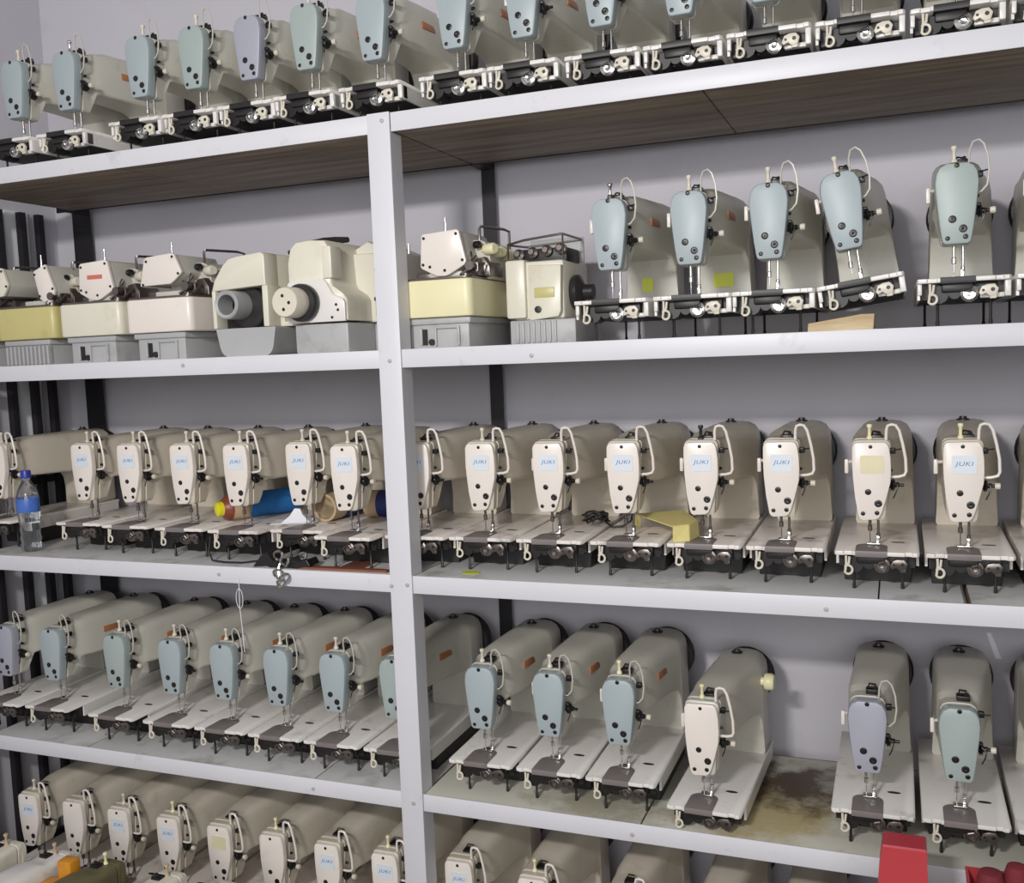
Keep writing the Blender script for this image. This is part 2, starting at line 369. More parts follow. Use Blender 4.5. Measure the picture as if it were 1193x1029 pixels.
def tguide_mesh():
    b = MB(); b.box(FX-.004, FX+.026, .098, .125, .258, .271, .002); b.lathe([(.001, 0), (.005, 0), (.004, .008), (.001, .009)], (FX+.018, .108, .269), n=8)
    b.tube([(FX+.0, .11, .268), (FX+.004, .122, .279), (FX+.02, .126, .276)], .0022, 6)
    return b.mesh('top_guide', 'screw')
def spin_mesh(): return MB().lathe([(.001, 0), (.0045, 0), (.0035, .008), (.001, .009)], (FX+.040, .095, .185), (1, 0, 0), 8).mesh('side_pin', 'screw')
def nbar_mesh(): return MB().lathe([(.001, 0), (.0012, .001), (.0012, .028), (.0055, .03), (.0055, .042), (.0036, .044), (.0036, .10), (.001, .10)], (FX-.004, .088, .006), n=10).mesh
def pbar_mesh(): return MB().lathe([(.001, 0), (.0048, 0), (.0048, .016), (.0030, .018), (.0030, .09), (.001, .09)], (FX+.015, .095, .012), n=10).mesh
def foot_mesh(): 
    b = MB(); b.box(FX-.012, FX+.020, .076, .100, .0026, .0060, .001); b.box(FX+.010, FX+.018, .088, .100, .0055, .022, .001); return b.mesh('presser_foot', 'chrome')
def tpost_mesh(m): return MB().lathe([(.001, 0), (.008, 0), (.007, .006), (.0042, .009), (.0040, .026), (.0065, .030), (.0070, .034), (.0055, .037), (.001, .037)], (FX-.004, .09, .262), n=12).mesh('thread_post', m)
def lifter_mesh():
    b = MB(); b.tube([(FX-.040, .105, .205), (FX-.056, .10, .205)], .004, 8); b.box(FX-.063, FX-.053, .094, .106, .176, .212, .003); return b.mesh('presser_lifter', 'white')
def wheel_mesh():
    return MB().lathe([(.001, .0), (.040, .0), (.060, .003), (.077, .004), (.082, .012), (.077, .022), (.082, .034), (.077, .042), (.055, .044), (.03, .048), (.001, .048)], (FX+.030, .506, .188), (0, 1, 0), 28).mesh('handwheel', 'wheel')
def cap_mesh(): return MB().lathe([(.001, 0), (.016, 0), (.016, .007), (.010, .009), (.009, .014), (.001, .014)], (FX+.02, .44, .276), n=14).mesh('oil_cap', 'wheel')
def badge_mesh():
    b = MB(); b.box(-.002, .002, -.035, .035, -.0105, .0105, .0012); b.mi = 1
    return b.mesh('model_badge', 'badge')
def pin_mesh(h): return MB().lathe([(.001, 0), (.0042, 0), (.0042, .012), (.0032, .014), (.0032, h-.040), (.001, h-.040)], n=8).mesh('support_pin', 'black')
def sump_shade_mesh(h):
    b = MB(); b.prism([(-.084, -.044), (.084, -.044), (.078, -h), (-.078, -h)], .13, .46, 'y', .004); return b.mesh('oil_sump_shade', 'black')  # sump widened in black to stand in for shade under the bed

def machine(x, y0, zb, h, kind, label, group, face=None, bed=None, post='bone', sticker=None, badge=True, guard=True,
            pins=True, lifter=True, nut=True, rz=0.0, tilt=0.0, name='sewing_machine', armmat=None, chrome=True, foot=True, bright=False):
    if zb == ZF: zb = ZF+.0008
    t = thing(name, label, 'sewing machine', (x, y0, zb), group, (0, tilt, rz))
    up = (0, 0, h)
    bd = obj('bed', C(('bed', bed, bright), lambda: bed_mesh(bed, bright)), t, up)
    sp_ = 'black' if bright else 'plate'
    obj('slide_plate', C(('slide', sp_), lambda: slide_mesh(sp_)), bd)
    obj('hinge_loop', C('loop', loop_mesh), bd)
    obj('oil_hole', C('oilh', lambda: MB().prism([(.048+.016*math.cos(k*PI/8), .128+.006*math.sin(k*PI/8)) for k in range(16)], -.001, .0008, 'z').mesh('oil_hole', 'screw')), bd)
    um = obj('underbed_mechanism', C('under', under_mesh), t, up)
    hk = 'chrome' if bright else 'steel'; lv_ = 'bone' if bright else 'steel'
    obj('rotary_hook', C(('hook', hk), lambda: hook_mesh(hk)), um); obj('crank_lever', C(('lever', lv_), lambda: lever_mesh(lv_)), um)
    if not bright: obj('oil_sump_shade', C(('sump', h), lambda: sump_shade_mesh(h)), um)
    if pins:
        for px, py in ((-.052, .045), (.058, .06), (-.07, .42), (.07, .42)):
            obj('support_pin', C(('pin', h), lambda: pin_mesh(h)), t, (px, py, 0))
    am = C(('arm', kind), lambda: arm_mesh(kind))
    if armmat:
        am = C(('arm', kind, armmat), lambda: am.copy())
        am.materials[0] = MT[armmat]
    ar = obj('arm', am, t, up)
    obj('oil_cap', C('cap', cap_mesh), ar)
    if badge:
        b = obj('model_badge', C('badge', badge_mesh), ar, (FX+.0725, .265, .212), (0, math.radians(-4), math.radians(-6)))
    fp = obj('faceplate', C(('face', kind, face), lambda: face_mesh(kind, face)), t, up)
    if kind == 'blue': SCR = ((0, .250, .0055, .0508), (-.009, .132, .0086, .0505), (.013, .110, .0090, .0505), (-.019, .090, .0052, .0508), (.018, .092, .0058, .0508))
    else: SCR = ((-.001, .247, .0045, .0508), (-.007, .137, .0074, .0508), (.016, .109, .0090, .0508), (-.019, .084, .0052, .0508), (.013, .086, .0055, .0508))
    for sx, sz, r, sy in SCR:
        obj('screw', C(('scr', r), lambda: disc(r).mesh('screw', 'screw')), fp, (FX+sx, sy, sz))
    if sticker: obj('name_sticker', C(('st', sticker), lambda: sticker_mesh(sticker == 'worn')), fp)
    if guard: obj('take_up_guard', C(('guard', kind), lambda: guard_mesh(kind)), t, up)
    te = obj('tension_assembly', C('tension', tension_mesh), t, up)
    if nut: obj('thumb_nut', C('nut', nut_mesh), te)
    obj('thread_guide', C('guide', guide_mesh), t, up); obj('top_guide', C('tguide', tguide_mesh), t, up); obj('side_pin', C('spin', spin_mesh), t, up)
    mm = 'chrome' if chrome else 'steel'
    obj('needle_bar', C(('nb', mm), lambda: nbar_mesh()('needle_bar', mm)), t, up)
    pb = obj('presser_bar', C(('pb', mm), lambda: pbar_mesh()('presser_bar', mm)), t, up)
    if foot: obj('presser_foot', C('foot', foot_mesh), pb)
    if post: obj('thread_post', C(('tp', post), lambda: tpost_mesh(post)), t, up)
    if lifter: obj('presser_lifter', C('lift', lifter_mesh), t, up)
    obj('handwheel', C('wheel', wheel_mesh), t, up)
    return t

ORD = ['', 'first', 'second', 'third', 'fourth', 'fifth', 'sixth', 'seventh', 'eighth', 'ninth']
# ---- top shelf
GA = 'pale blue faced sewing machines on the top shelf'
A = [(-1.335, 'pale blue faced sewing machine at the far left end of the top shelf', {}),
     (-1.122, 'pale blue faced sewing machine on top shelf, second from left, before a gap', dict(post='chrome')),
     (-.826, 'pale blue faced sewing machine on top shelf, first right of the gap', {}),
     (-.630, 'pale teal faced sewing machine on top shelf, immediately left of the lilac faced one', dict(face='teal')),
     (-.434, 'lilac grey faced sewing machine on the top shelf, the only lilac one there', dict(face='lilac', post=None)),
     (-.238, 'pale teal faced sewing machine on top shelf, immediately right of the lilac faced one', dict(face='teal')),
     (-.030, 'pale blue faced sewing machine on the top shelf directly above the white rack post', {})]
for i, x in enumerate((.212, .410, .617, .815, 1.016, 1.215, 1.415, 1.615)):
    A.append((x, 'blue faced sewing machine on the top shelf, %s one right of the white post' % ORD[i+1], dict(nut=i % 2 == 0)))
for i, (x, lab, kw) in enumerate(A):
    k = dict(face='blue', bed='bed', pins=True, bright=True); k.update(kw)
    machine(x, .002 + .004*math.sin(i*2.1), ZA-.0012, .088 - .0028*max(0, i-5), 'blue', lab, GA, badge=i not in (0, 2, 3), rz=.003*math.sin(i*1.7), **k)
# ---- second shelf, right bay
GB = 'pale blue faced sewing machines on the second shelf'
HB = .103
b1 = machine(.622, .002, ZB-.0012, HB, 'blue', 'blue faced sewing machine on second shelf, small lime sticker, nearest the white overlock', GB, face='blue', bed='bed', bright=True, post='chrome')
b2 = machine(.825, .002, ZB-.0012, HB, 'blue', 'blue faced sewing machine on second shelf with a large lime yellow sticker on its pillar', GB, face='blue', bed='bed', bright=True, badge=True)
b3 = machine(1.017, .002, ZB-.0012, HB, 'blue', 'blue faced sewing machine on second shelf, immediately left of the tilted one', GB, face='blue', bed='bed', bright=True, badge=False)
b4 = machine(1.225, -.004, ZB+.012, HB, 'blue', 'blue faced sewing machine tilted over a pale wood offcut on the second shelf', GB, face='blue', bed='bed', bright=True, badge=False, tilt=math.radians(-8), pins=False)
b5 = machine(1.428, .002, ZB-.0012, HB+.004, 'blue', 'teal faced sewing machine on second shelf, immediately right of the tilted one', GB, face='teal', bed='bed', bright=True, badge=False, post='bone')
machine(1.628, .002, ZB-.0012, HB+.004, 'blue', 'grey sewing machine cut off by right photo edge on second shelf, only bed corner showing', GB, face='blue', bed='bed', bright=True, badge=False)
for m_, w in ((b1, .016), (b2, .028)):
    ar = [c for c in m_.children if c.name.startswith('arm')][0]
    obj('lime_sticker', MB().box(-w, w, -.001, 0, -.019, .019).mesh('lime_sticker', 'lime'), ar, (.004 + (0 if w < .02 else .012), .3945, .056))
thing('wood_offcut', 'pale wood offcut wedged under the tilted sewing machine on the second shelf', 'wood', (1.165, .018, ZB-.0012),
      me=MB().prism([(-.07, 0), (.075, 0), (.078, .036), (.05, .037), (-.068, .020)], -.016, .12, 'y', .003).mesh('wood_offcut', 'wood'))
# ---- third shelf
GC = 'white faced sewing machines on the third shelf'
HC = .1
Cm = [(-1.640, .08, 'white faced sewing machine cut off by left photo edge, behind the water bottle', dict(sticker=None)),
      (-1.258, .09, 'white faced sewing machine on third shelf, first right of the water bottle', {}),
      (-1.042, .07, 'white faced sewing machine on third shelf, second right of the water bottle', {}),
      (-.818, .06, 'white faced sewing machine on third shelf, immediately left of the blue thread cone', {}),
      (-.604, .05, 'white faced sewing machine on third shelf standing over the blue thread cone', {}),
      (-.402, .09, 'white faced sewing machine on third shelf, behind the white paper cone', {}),
      (-.196, .012, 'white faced sewing machine on third shelf in front of the cardboard tubes', {}),
      (.010, .06, 'white faced sewing machine on third shelf half hidden behind the white post', dict(bed='bedC')),
      (.209, .07, 'white faced sewing machine on third shelf, first fully visible right of the white post', {}),
      (.411, .07, 'white faced sewing machine on third shelf, beside the coiled black cable', dict(post=None)),
      (.620, .075, 'white faced sewing machine on third shelf, immediately left of the pale yellow card', dict(post=None)),
      (.826, .08, 'white faced sewing machine on third shelf, immediately right of the pale yellow card', dict(post='wheel')),
      (1.028, .08, 'white faced sewing machine on third shelf, between yellow card neighbour and worn yellowed sticker one', dict(post=None)),
      (1.242, .06, 'white faced sewing machine on third shelf with a worn yellowed sticker on its face', dict(sticker='worn', post='creamy')),
      (1.445, .06, 'white faced sewing machine on third shelf, rightmost with its face in view', dict(post='creamy')),
      (1.652, .06, 'white sewing machine cut off by right photo edge on third shelf, only bed showing', {})]
for i, (x, y0, lab, kw) in enumerate(Cm):
    k = dict(face='white', bed='bedC', sticker='name', chrome=False); k.update(kw)
    machine(x, y0, ZC-.0012, HC, 'white', lab, GC, badge=False, nut=i % 3 != 1, rz=.003*math.sin(i*1.7), **k)
# ---- fourth shelf
GD = 'sewing machines on the fourth shelf'
Dm = [(-1.618, .03, 'lilac grey faced sewing machine at the far left end of the fourth shelf', dict(face='lilac', post=None)),
      (-1.407, .035, 'blue faced sewing machine on fourth shelf with bright orange badge, second from left', dict(post=None)),
      (-1.123, .03, 'blue faced sewing machine on fourth shelf, third from left, after a slightly wider gap', dict(face='teal')),
      (-.895, .03, 'blue faced sewing machine on fourth shelf, fourth from the left end', {}),
      (-.690, .03, 'blue faced sewing machine on fourth shelf, fifth from left, third left of the post', {}),
      (-.487, .03, 'blue faced sewing machine on fourth shelf, second left of the white post', {}),
      (-.286, .03, 'blue faced sewing machine on fourth shelf, nearest complete one left of white post', {}),
      (-.080, .03, 'pale teal faced sewing machine on fourth shelf half hidden behind the white post', dict(face='teal')),
      (.199, .025, 'blue faced sewing machine on fourth shelf, first right of the white post', {}),
      (.403, .025, 'blue faced sewing machine on fourth shelf, second right of the white post', {}),
      (.603, .02, 'blue faced sewing machine on fourth shelf, immediately left of the cream faced machine', dict(post='creamy')),
      (1.230, .02, 'lilac faced sewing machine on fourth shelf, right of the empty stained board', dict(face='lilac', post=None, badge=False)),
      (1.436, .025, 'teal faced sewing machine on fourth shelf, beside the lilac one near right photo edge', dict(face='teal', post=None, badge=False, guard=False)),
      (1.640, .025, 'sewing machine cut off by right photo edge on fourth shelf, only bed sliver showing', dict(badge=False))]
for i, (x, y0, lab, kw) in enumerate(Dm):
    k = dict(face='blue', bed='bed'); k.update(kw)
    machine(x, y0, ZD-.0012, .1, 'blue', lab, GD, nut=i % 2 == 0, rz=.003*math.sin(i*1.7), **k)
machine(.826, -.002, ZD-.0012, .061, 'white', 'cream faced sewing machine on fourth shelf beside the empty stained board', GD, face='white', bed='bed', post='creamy', badge=False, armmat='grey', rz=-.04, pins=False)
cm_ = [o for o in COL.objects if o.get('label', '').startswith('cream faced sewing machine on fourth')][0]
obj('side_knob', MB().lathe([(.001, 0), (.012, 0), (.012, .008), (.022, .010), (.024, .016), (.024, .030), (.020, .036), (.001, .037)], (.083, .40, .215), (1, 0, 0), 18).mesh('side_knob', 'creamy'), cm_, (0, 0, .061))
thing('tape_strip', 'white strip of tape on the back wall above the teal faced fourth shelf machine', 'tape', (1.555, YW, .47), me=MB().prism([(-.028, .03), (-.016, .03), (.012, -.045), (-.004, -.045)], -.002, .001, 'y').mesh('tape_strip', 'paper'))
# ---- bottom row, on the floor
GE = 'white faced sewing machines on the bottom level'
Em = [(-1.578, 'white faced sewing machine at the far left end of the bottom row', {}),
      (-1.372, 'white faced sewing machine in bottom row, second from left, behind the amber block', dict(sticker=None, post=None)),
      (-1.172, 'white faced sewing machine in bottom row, third from the left end', {}),
      (-.963, 'white faced sewing machine in bottom row, fourth from the left end', dict(post='creamy')),
      (-.757, 'white faced sewing machine in bottom row, fifth from left, with a worn pale sticker', dict(sticker='worn', post=None)),
      (-.553, 'white faced sewing machine in bottom row, third left of the white post, no sticker', dict(sticker=None, post='creamy')),
      (-.350, 'white faced sewing machine in bottom row, second left of the white post', dict(post=None)),
      (-.148, 'white faced sewing machine in bottom row, first left of the white post', dict(post='creamy')),
      (.086, 'white faced sewing machine in bottom row, first right of the white post', dict(post=None)),
      (.329, 'white faced sewing machine in bottom row, second right of the white post', dict(post='creamy')),
      (.590, 'white sewing machine in bottom row, third right of the white post, only arm showing', dict(post=None)),
      (.840, 'white sewing machine in bottom row, fourth right of the white post, only arm showing', dict(post=None)),
      (1.060, 'white sewing machine in bottom row, fifth right of the white post, only arm showing', dict(post=None))]
for i, (x, lab, kw) in enumerate(Em):
    k = dict(face='white', bed='bedC', sticker='name', chrome=False); k.update(kw)
    machine(x, .066 if i == 8 else .04, ZF, .1, 'white', lab, GE, badge=False, rz=.003*math.sin(i*1.7), **k)
# ---- front floor row, heads turned towards the rack
GG = 'sewing machines standing on the floor before the rack'
for i, (x, lab, am, po) in enumerate([(-1.385, 'cream sewing machine on the floor in the bottom left photo corner', 'cream', 'tan'),
        (-1.185, 'white sewing machine on the floor immediately left of the amber block', 'bed', 'tan'),
        (-.955, 'olive green sewing machine on the floor immediately right of the amber block', 'olive', 'creamy'),
        (-.750, 'pale cream sewing machine on the floor, first right of the olive one', 'cream', 'tan'),
        (-.545, 'white sewing machine on the floor, second right of the olive one', 'bed', None)]):
    machine(x+(.028, .03, .0, .025, .03)[i], -.125, ZF, .1, 'white', lab, GG, face='cream' if am != 'olive' else 'olive', bed='bedC' if am != 'olive' else 'olive', post=po, badge=False, armmat=am, rz=PI, lifter=False, guard=False, name='sewing_machine')
a = thing('amber_block', 'stepped amber plastic block standing between white and olive machines at bottom left', 'block', (-1.043, -.30, ZF+.1020))
obj('block_body', MB().box(-.05, .012, -.045, .02, 0, .235, .006).box(-.022, .03, .02, .062, 0, .285, .006).mesh('block_body', 'amber'), a)
obj('block_screw', MB().lathe([(.001, 0), (.005, 0), (.005, .002), (.001, .003)], (-.03, -.045, .18), (0, -1, 0), 10).mesh('block_screw', 'screw'), a)

# ------------------------------------------------------------------ overlock machines on the second shelf
def overlock(x, y, label, group, cover='cream', plate='white', red=False, trap=False, tiltp=0.0, facemat='white', z=ZB-.0012, wide=.125, knobs='bone', tray=True, ribs=False, pin=True, hx=0.0, hs=1.0):
    t = thing('overlock_machine', label, 'overlock machine', (x, y, z), group)
    b = MB()
    b.box(-.098, .082, .02, .30, 0, .070, .004); b.box(-.108, .090, .012, .31, .066, .084, .005)
    if ribs:
        for k in range(11): b.box(-.10+k*.0175, -.092+k*.0175, .008, .03, .004, .064, .002)
    else:
        b.box(-.066, -.058, .012, .03, .010, .058, .002); b.box(-.02, -.014, .012, .03, .006, .058, .002); b.box(.048, .056, .012, .03, .006, .058, .002); b.box(-.02, .056, .012, .03, .054, .060, .002)
        b.mi = 1; b.box(-.058, -.044, .016, .03, .010, .054); b.lathe([(.001, 0), (.009, 0), (.009, .006), (.001, .006)], (-.030, .018, .018), (0, -1, 0), 12)
    ba = obj('base', b.mesh('base', 'pgrey', 'black'), t)
    p = []
    for cx_, cy_, a0 in ((wide-.02, .26, 0), (-wide+.02, .26, 90), (-wide+.02, .02, 180), (wide-.02, .02, 270)):
        for k in range(5):
            a = math.radians(a0+22.5*k); p.append((cx_+.02*math.cos(a), cy_+.02*math.sin(a)))
    cv = obj('cloth_cover', MB().prism(p, .085, .188, 'z', .006).mesh('cloth_cover', cover), t)
    obj('cloth_plate', MB().prism([(u*.97, .13+(v-.13)*.97) for u, v in p], .188, .194, 'z', .001).lathe([(.001, 0), (.011, 0), (.011, .010), (.008, .012), (.001, .012)], (wide-.02, .02, .19), n=12).mesh('cloth_plate', 'steel'), cv)
    # hull behind, under and beside the head
    h = MB(); h.loops([rtrap(.03, .07, .085, .19, .30, .03, .012, yy) for yy in (.13, .30)]); h.loops([rtrap(.055, .055, .06, .085, .285, .03, .01, yy) for yy in (.27, .36)])
    h.box(-.045, .055, .05, .20, .194, .212, .004)
    hl = obj('hull', h.mesh('hull', 'grey'), t)
    if trap: poly = [(-.088, .230), (-.068, .312), (-.058, .318), (.035, .325), (.048, .322), (.072, .268), (.070, .262), (.045, .242), (.028, .232)]
    else: poly = [(-.064, .228), (-.058, .312), (-.052, .317), (.050, .323), (.056, .319), (.075, .235), (.070, .226), (.022, .201), (.010, .198), (-.014, .199), (-.024, .203), (-.060, .222)]
    poly = [(u*hs, v) for u, v in poly]
    M = Matrix.Translation((hx, 0, .2)) @ Matrix.Rotation(tiltp, 4, 'Y') @ Matrix.Translation((0, 0, -.2))
    hd = obj('head', MB().prism([(u*.97, .26+(v-.26)*.96) for u, v in poly], .046, .24, 'y', .004).xf(M).mesh('head', 'grey'), t)
    fp = obj('faceplate', MB().prism(poly, .034, .048, 'y', .003).xf(M).mesh('faceplate', facemat), t)
    for u, v in [poly[1], poly[4]] + ([poly[0], poly[6]] if trap else [poly[0], poly[5], (.012, .206), (-.04, .22)]):
        q = M @ Vector((u*.86, .0338, .26+(v-.26)*.86)); obj('screw', C(('scr', .0042), lambda: disc(.0042).mesh('screw', 'screw')), fp, q)
    if red: obj('label_strip', MB().box(-.026, .034, .0325, .0345, .265, .278).mesh('label_strip', 'redlab'), fp)
    for nx in (-.02, .012): obj('needle_clamp', C('nclamp', lambda: MB().lathe([(.001, 0), (.0055, 0), (.0055, .03), (.001, .03)], n=10).mesh('needle_clamp', 'steel')), t, (nx, .07, .184))
    nk = MB()
    nk.box(.06, .10, .06, .10, .196, .235, .004); nk.lathe([(.001, 0), (.013, 0), (.013, .02), (.001, .02)], (.085, .05, .222), (0, -1, 0), 12)
    nk.tube([(.05, .05, .20), (.075, .04, .215), (.10, .05, .20), (.11, .08, .23)], .004, 6)
    nk.tube([(.062, .05, .24), (.085, .045, .232), (.095, .06, .25)], .003, 6)
    obj('feed_block', MB().box(-.10, -.05, .08, .12, .194, .215, .004).mesh('feed_block', 'steel'), t)
    obj('looper_mechanism', nk.mesh('looper_mechanism', 'steel'), t)
    obj('presser_lever', MB().tube([(.07, .08, .262), (.082, .055, .245), (.080, .045, .215), (.062, .03, .2)], .0042, 7).mesh('presser_lever', 'chrome'), t)
    obj('thread_spring', MB().lathe([(.001, 0), (.010, 0), (.011, .006), (.007, .009), (.011, .012), (.010, .018), (.001, .02)], (.070, .11, .285), (1, -.2, 0), 12).mesh('thread_spring', 'screw'), t)
    obj('looper_cover', MB().prism([(.055, .196), (.118, .196), (.118, .222), (.10, .250), (.075, .246), (.058, .225)], .10, .20, 'y', .005).mesh('looper_cover', 'steel'), t)
    for k in range(3):
        kb = obj('tension_knob', C(('okn', knobs), lambda: MB().lathe([(.001, 0), (.008, 0), (.008, .01), (.015, .012), (.016, .016), (.016, .044), (.013, .048), (.001, .048)], d=(1, -.35, 0), n=14).mesh('tension_knob', knobs)), t, (.085, .13+.062*k, .272-.004*k))
    if tray: obj('handle_wire', MB().tube([(.07, .15, .30), (.07, .15, .334), (.075, .15, .340), (.085, .30, .346), (.09, .33, .342), (.09, .33, .29)], .0042, 7).mesh('handle_wire', 'steel'), t)
    if pin: obj('thread_pin', MB().lathe([(.001, 0), (.010, 0), (.009, .008), (.003, .01), (.0022, .05), (.001, .05)], (-.012, .10, .316), n=10).mesh('thread_pin', 'chrome'), t)
    obj('handwheel', MB().lathe([(.001, 0), (.05, 0), (.055, .006), (.055, .03), (.04, .036), (.001, .036)], (.05, .355, .19), (0, 1, 0), 20).mesh('handwheel', 'wheel'), t)
    return t
GO = 'overlock machines on the second shelf'
overlock(-1.615, .03, 'yellow covered overlock machine cut off by left photo edge on second shelf', GO, 'yellow', facemat='cream', trap=True, tiltp=-.1, ribs=True, knobs='cream', hx=.13, hs=.6)
overlock(-1.352, .03, 'yellow covered overlock machine with a tilted white head plate on second shelf', GO, 'yellow', tiltp=-.26, ribs=True, pin=True, hx=.075, hs=.50)
overlock(-1.082, .03, 'cream overlock machine on second shelf with a red label on its head plate', GO, 'cream', red=True)
overlock(-.812, .03, 'cream overlock machine with sloping head, right of the red labelled one', GO, 'white', trap=True)
overlock(.119, .06, 'pale yellow covered overlock machine on second shelf, first right of the white post', GO, 'creamy', knobs='creamy', wide=.10)

def cast_back(x, y, label, knob):
    t = thing('cast_machine', label, 'sewing machine', (x, y, ZB-.0012), 'rounded cream machines seen from their handwheel end')
    if not knob:
        prof = [(-.125, .09), (-.125, .195), (-.115, .225), (-.082, .270), (-.060, .288), (-.03, .294), (.055, .300), (.062, .297), (.066, .285), (.066, .20), (.08, .195), (.085, .09)]
        b = MB(); b.prism(prof, .06, .42, 'y', .008)
        b.prism([(-.125, .195), (-.115, .225), (-.082, .270), (-.060, .288), (-.03, .294), (.055, .300), (.064, .296), (.066, .285), (.066, .205), (-.10, .197)], .0, .07, 'y', .005)
        b.box(-.126, -.112, .0, .07, .085, .198, .004); b.box(.052, .072, .0, .07, .085, .205, .004); b.box(.085, .115, .1, .3, .10, .20, .006)
        b.box(.02, .112, .06, .12, .085, .10, .004); b.box(.094, .108, .10, .13, .12, .20, .003)
        obj('shell', b.mesh('shell', 'cream'), t)
        obj('inner_cavity', MB().box(-.112, .054, .05, .0605, .088, .20).mesh('inner_cavity', 'black'), t)
        obj('base', MB().loops([rtrap(-.012, .105, .088, .0, .084, .004, .03, yy) for yy in (.0, .36)]).mesh('base', 'pgrey'), t)
        obj('pulley', MB().lathe([(.001, 0), (.06, 0), (.064, -.006), (.055, -.012), (.064, -.018), (.06, -.024), (.03, -.028), (.001, -.028)], (-.022, .056, .145), (0, 1, 0), 24).mesh('pulley', 'wheel'), t)
        obj('sleeve', MB().lathe([(.030, .0), (.030, -.07), (.038, -.075), (.042, -.07), (.042, .0), (.030, .0)], (-.045, .03, .152), (0, 1, 0), 24).mesh('sleeve', 'pgrey'), t)
    else:
        prof = [(-.075, .09), (-.075, .26), (-.065, .30), (-.045, .318), (.0, .322), (.05, .318), (.062, .300), (.068, .20), (.075, .185), (.105, .165), (.115, .15), (.115, .09)]
        b = MB(); b.prism(prof, .0, .42, 'y', .007); b.box(.045, .075, -.008, .05, .21, .30, .004)
        b.prism([(.03, .29), (.20, .285), (.21, .27), (.21, .085), (.03, .085)], .14, .405, 'y', .01)
        b.prism([(.05, .30), (.10, .325), (.19, .285), (.05, .28)], .16, .40, 'y', .008)
        obj('shell', b.mesh('shell', 'cream'), t)
        obj('end_plate', MB().prism([(-.078, .088), (-.078, .19), (-.07, .205), (.045, .21), (.055, .20), (.075, .165), (.108, .15), (.112, .14), (.112, .088)], -.009, .002, 'y', .003).mesh('end_plate', 'bed'), t)
        obj('base', MB().box(-.06, .115, -.002, .42, 0, .084, .006).box(.115, .20, .15, .405, 0, .084, .006).mesh('base', 'pgrey'), t)
        ri = MB()
        for k in range(9): ri.box(.203, .207, .16+k*.028, .170+k*.028, .006, .08, .001)
        obj('base_ribs', ri.mesh('base_ribs', 'black'), t)
        obj('belt_ring', MB().lathe([(.001, 0), (.05, 0), (.054, -.006), (.054, -.020), (.05, -.026), (.001, -.026)], (-.02, -.008, .145), (0, 1, 0), 24).mesh('belt_ring', 'wheel'), t)
        kn = obj('handwheel', MB().lathe([(.001, 0), (.043, 0), (.043, -.052), (.040, -.058), (.001, -.058)], (-.03, -.034, .145), (0, 1, 0), 28).mesh('handwheel', 'bone'), t)
        for ax, az in ((-.006, .018), (.014, -.002), (-.004, -.020)):
            obj('wheel_hole', C(('scr', .0050), lambda: disc(.0050).mesh('wheel_hole', 'screw')), kn, (-.03+ax, -.091, .145+az))
        for ax, az in ((.085, .135), (.09, .12), (.07, .10)):
            obj('screw', C(('scr', .0040), lambda: disc(.0040).mesh('screw', 'screw')), t, (ax, -.009, az))
        for k, (py, pz, s) in enumerate(((.155, .235, 1), (.196, .25, .8), (.150, .15, .8), (.186, .135, .9))):
            lv = MB(); lv.lathe([(.001, 0), (.018*s, 0), (.018*s, .02), (.008, .024), (.007, .05), (.001, .05)], (py, .142, pz), (.15, -1, 0), 12); lv.box(py-.010, py+.012, .118, .128, pz-.05, pz, .003)
            obj('side_knob', lv.mesh('side_knob', 'screw'), t)
        for k in range(3):
            obj('thread_pin', C('pinX', lambda: MB().lathe([(.001, 0), (.005, 0), (.005, .03), (.001, .03)], n=8).mesh('thread_pin', 'chrome')), t, (.11+.032*k, .22+.03*k, .316-.012*k))
    return t
cast_back(-.485, .035, 'rounded cream machine on second shelf with an open round sleeve end', False)
cast_back(-.265, .035, 'tall cream machine on second shelf with a white three hole handwheel', True)
# second overlock, deeper on the shelf, behind the pale yellow one
t = thing('overlock_machine', 'cream overlock body with black handwheel, behind right of the pale yellow covered one', 'overlock machine', (.347, .22, ZB-.0012), GO)
obj('base', (lambda b: [b.box(-.08, .115, .0, .26, 0, .07, .004)] + [b.box(-.06+k*.016, -.052+k*.016, -.006, .01, .006, .066, .002) for k in range(8)] and b)(MB()).mesh('base', 'pgrey'), t)
obj('hull', MB().box(-.075, .08, .015, .25, .07, .235, .01).box(-.09, -.03, .0, .25, .075, .24, .008).mesh('hull', 'cream'), t)
obj('front_panel', MB().prism([(-.018, .068), (.066, .076), (.074, .09), (.078, .218), (-.018, .222)], -.004, .018, 'y', .004).mesh('front_panel', 'cream'), t)
obj('sight_window', MB().box(-.002, .058, -.006, .0, .13, .158, .002).mesh('sight_window', 'yellow'), t)
obj('screw', MB().lathe([(.001, 0), (.010, 0), (.010, .004), (.001, .005)], (.008, -.004, .098), (0, -1, 0), 12).mesh('screw', 'black'), t)
obj('handwheel', MB().lathe([(.001, 0), (.045, 0), (.05, .008), (.05, .02), (.03, .03), (.022, .034), (.022, .06), (.001, .06)], (.08, .10, .145), (1, 0, 0), 22).mesh('handwheel', 'wheel'), t)
obj('tray_rim', MB().tube([(-.085, .02, .285), (-.03, .0, .292), (.085, .0, .302), (.085, .18, .302), (-.085, .18, .292)], .0035, 7, True).tube([(.085, .0, .302), (.085, .0, .235)], .003, 6).tube([(-.085, .02, .285), (-.085, .02, .235)], .003, 6).mesh('tray_rim', 'steel'), t)
obj('rear_panel', MB().box(-.075, .09, .18, .188, .235, .31, .003).mesh('rear_panel', 'pgrey'), t)
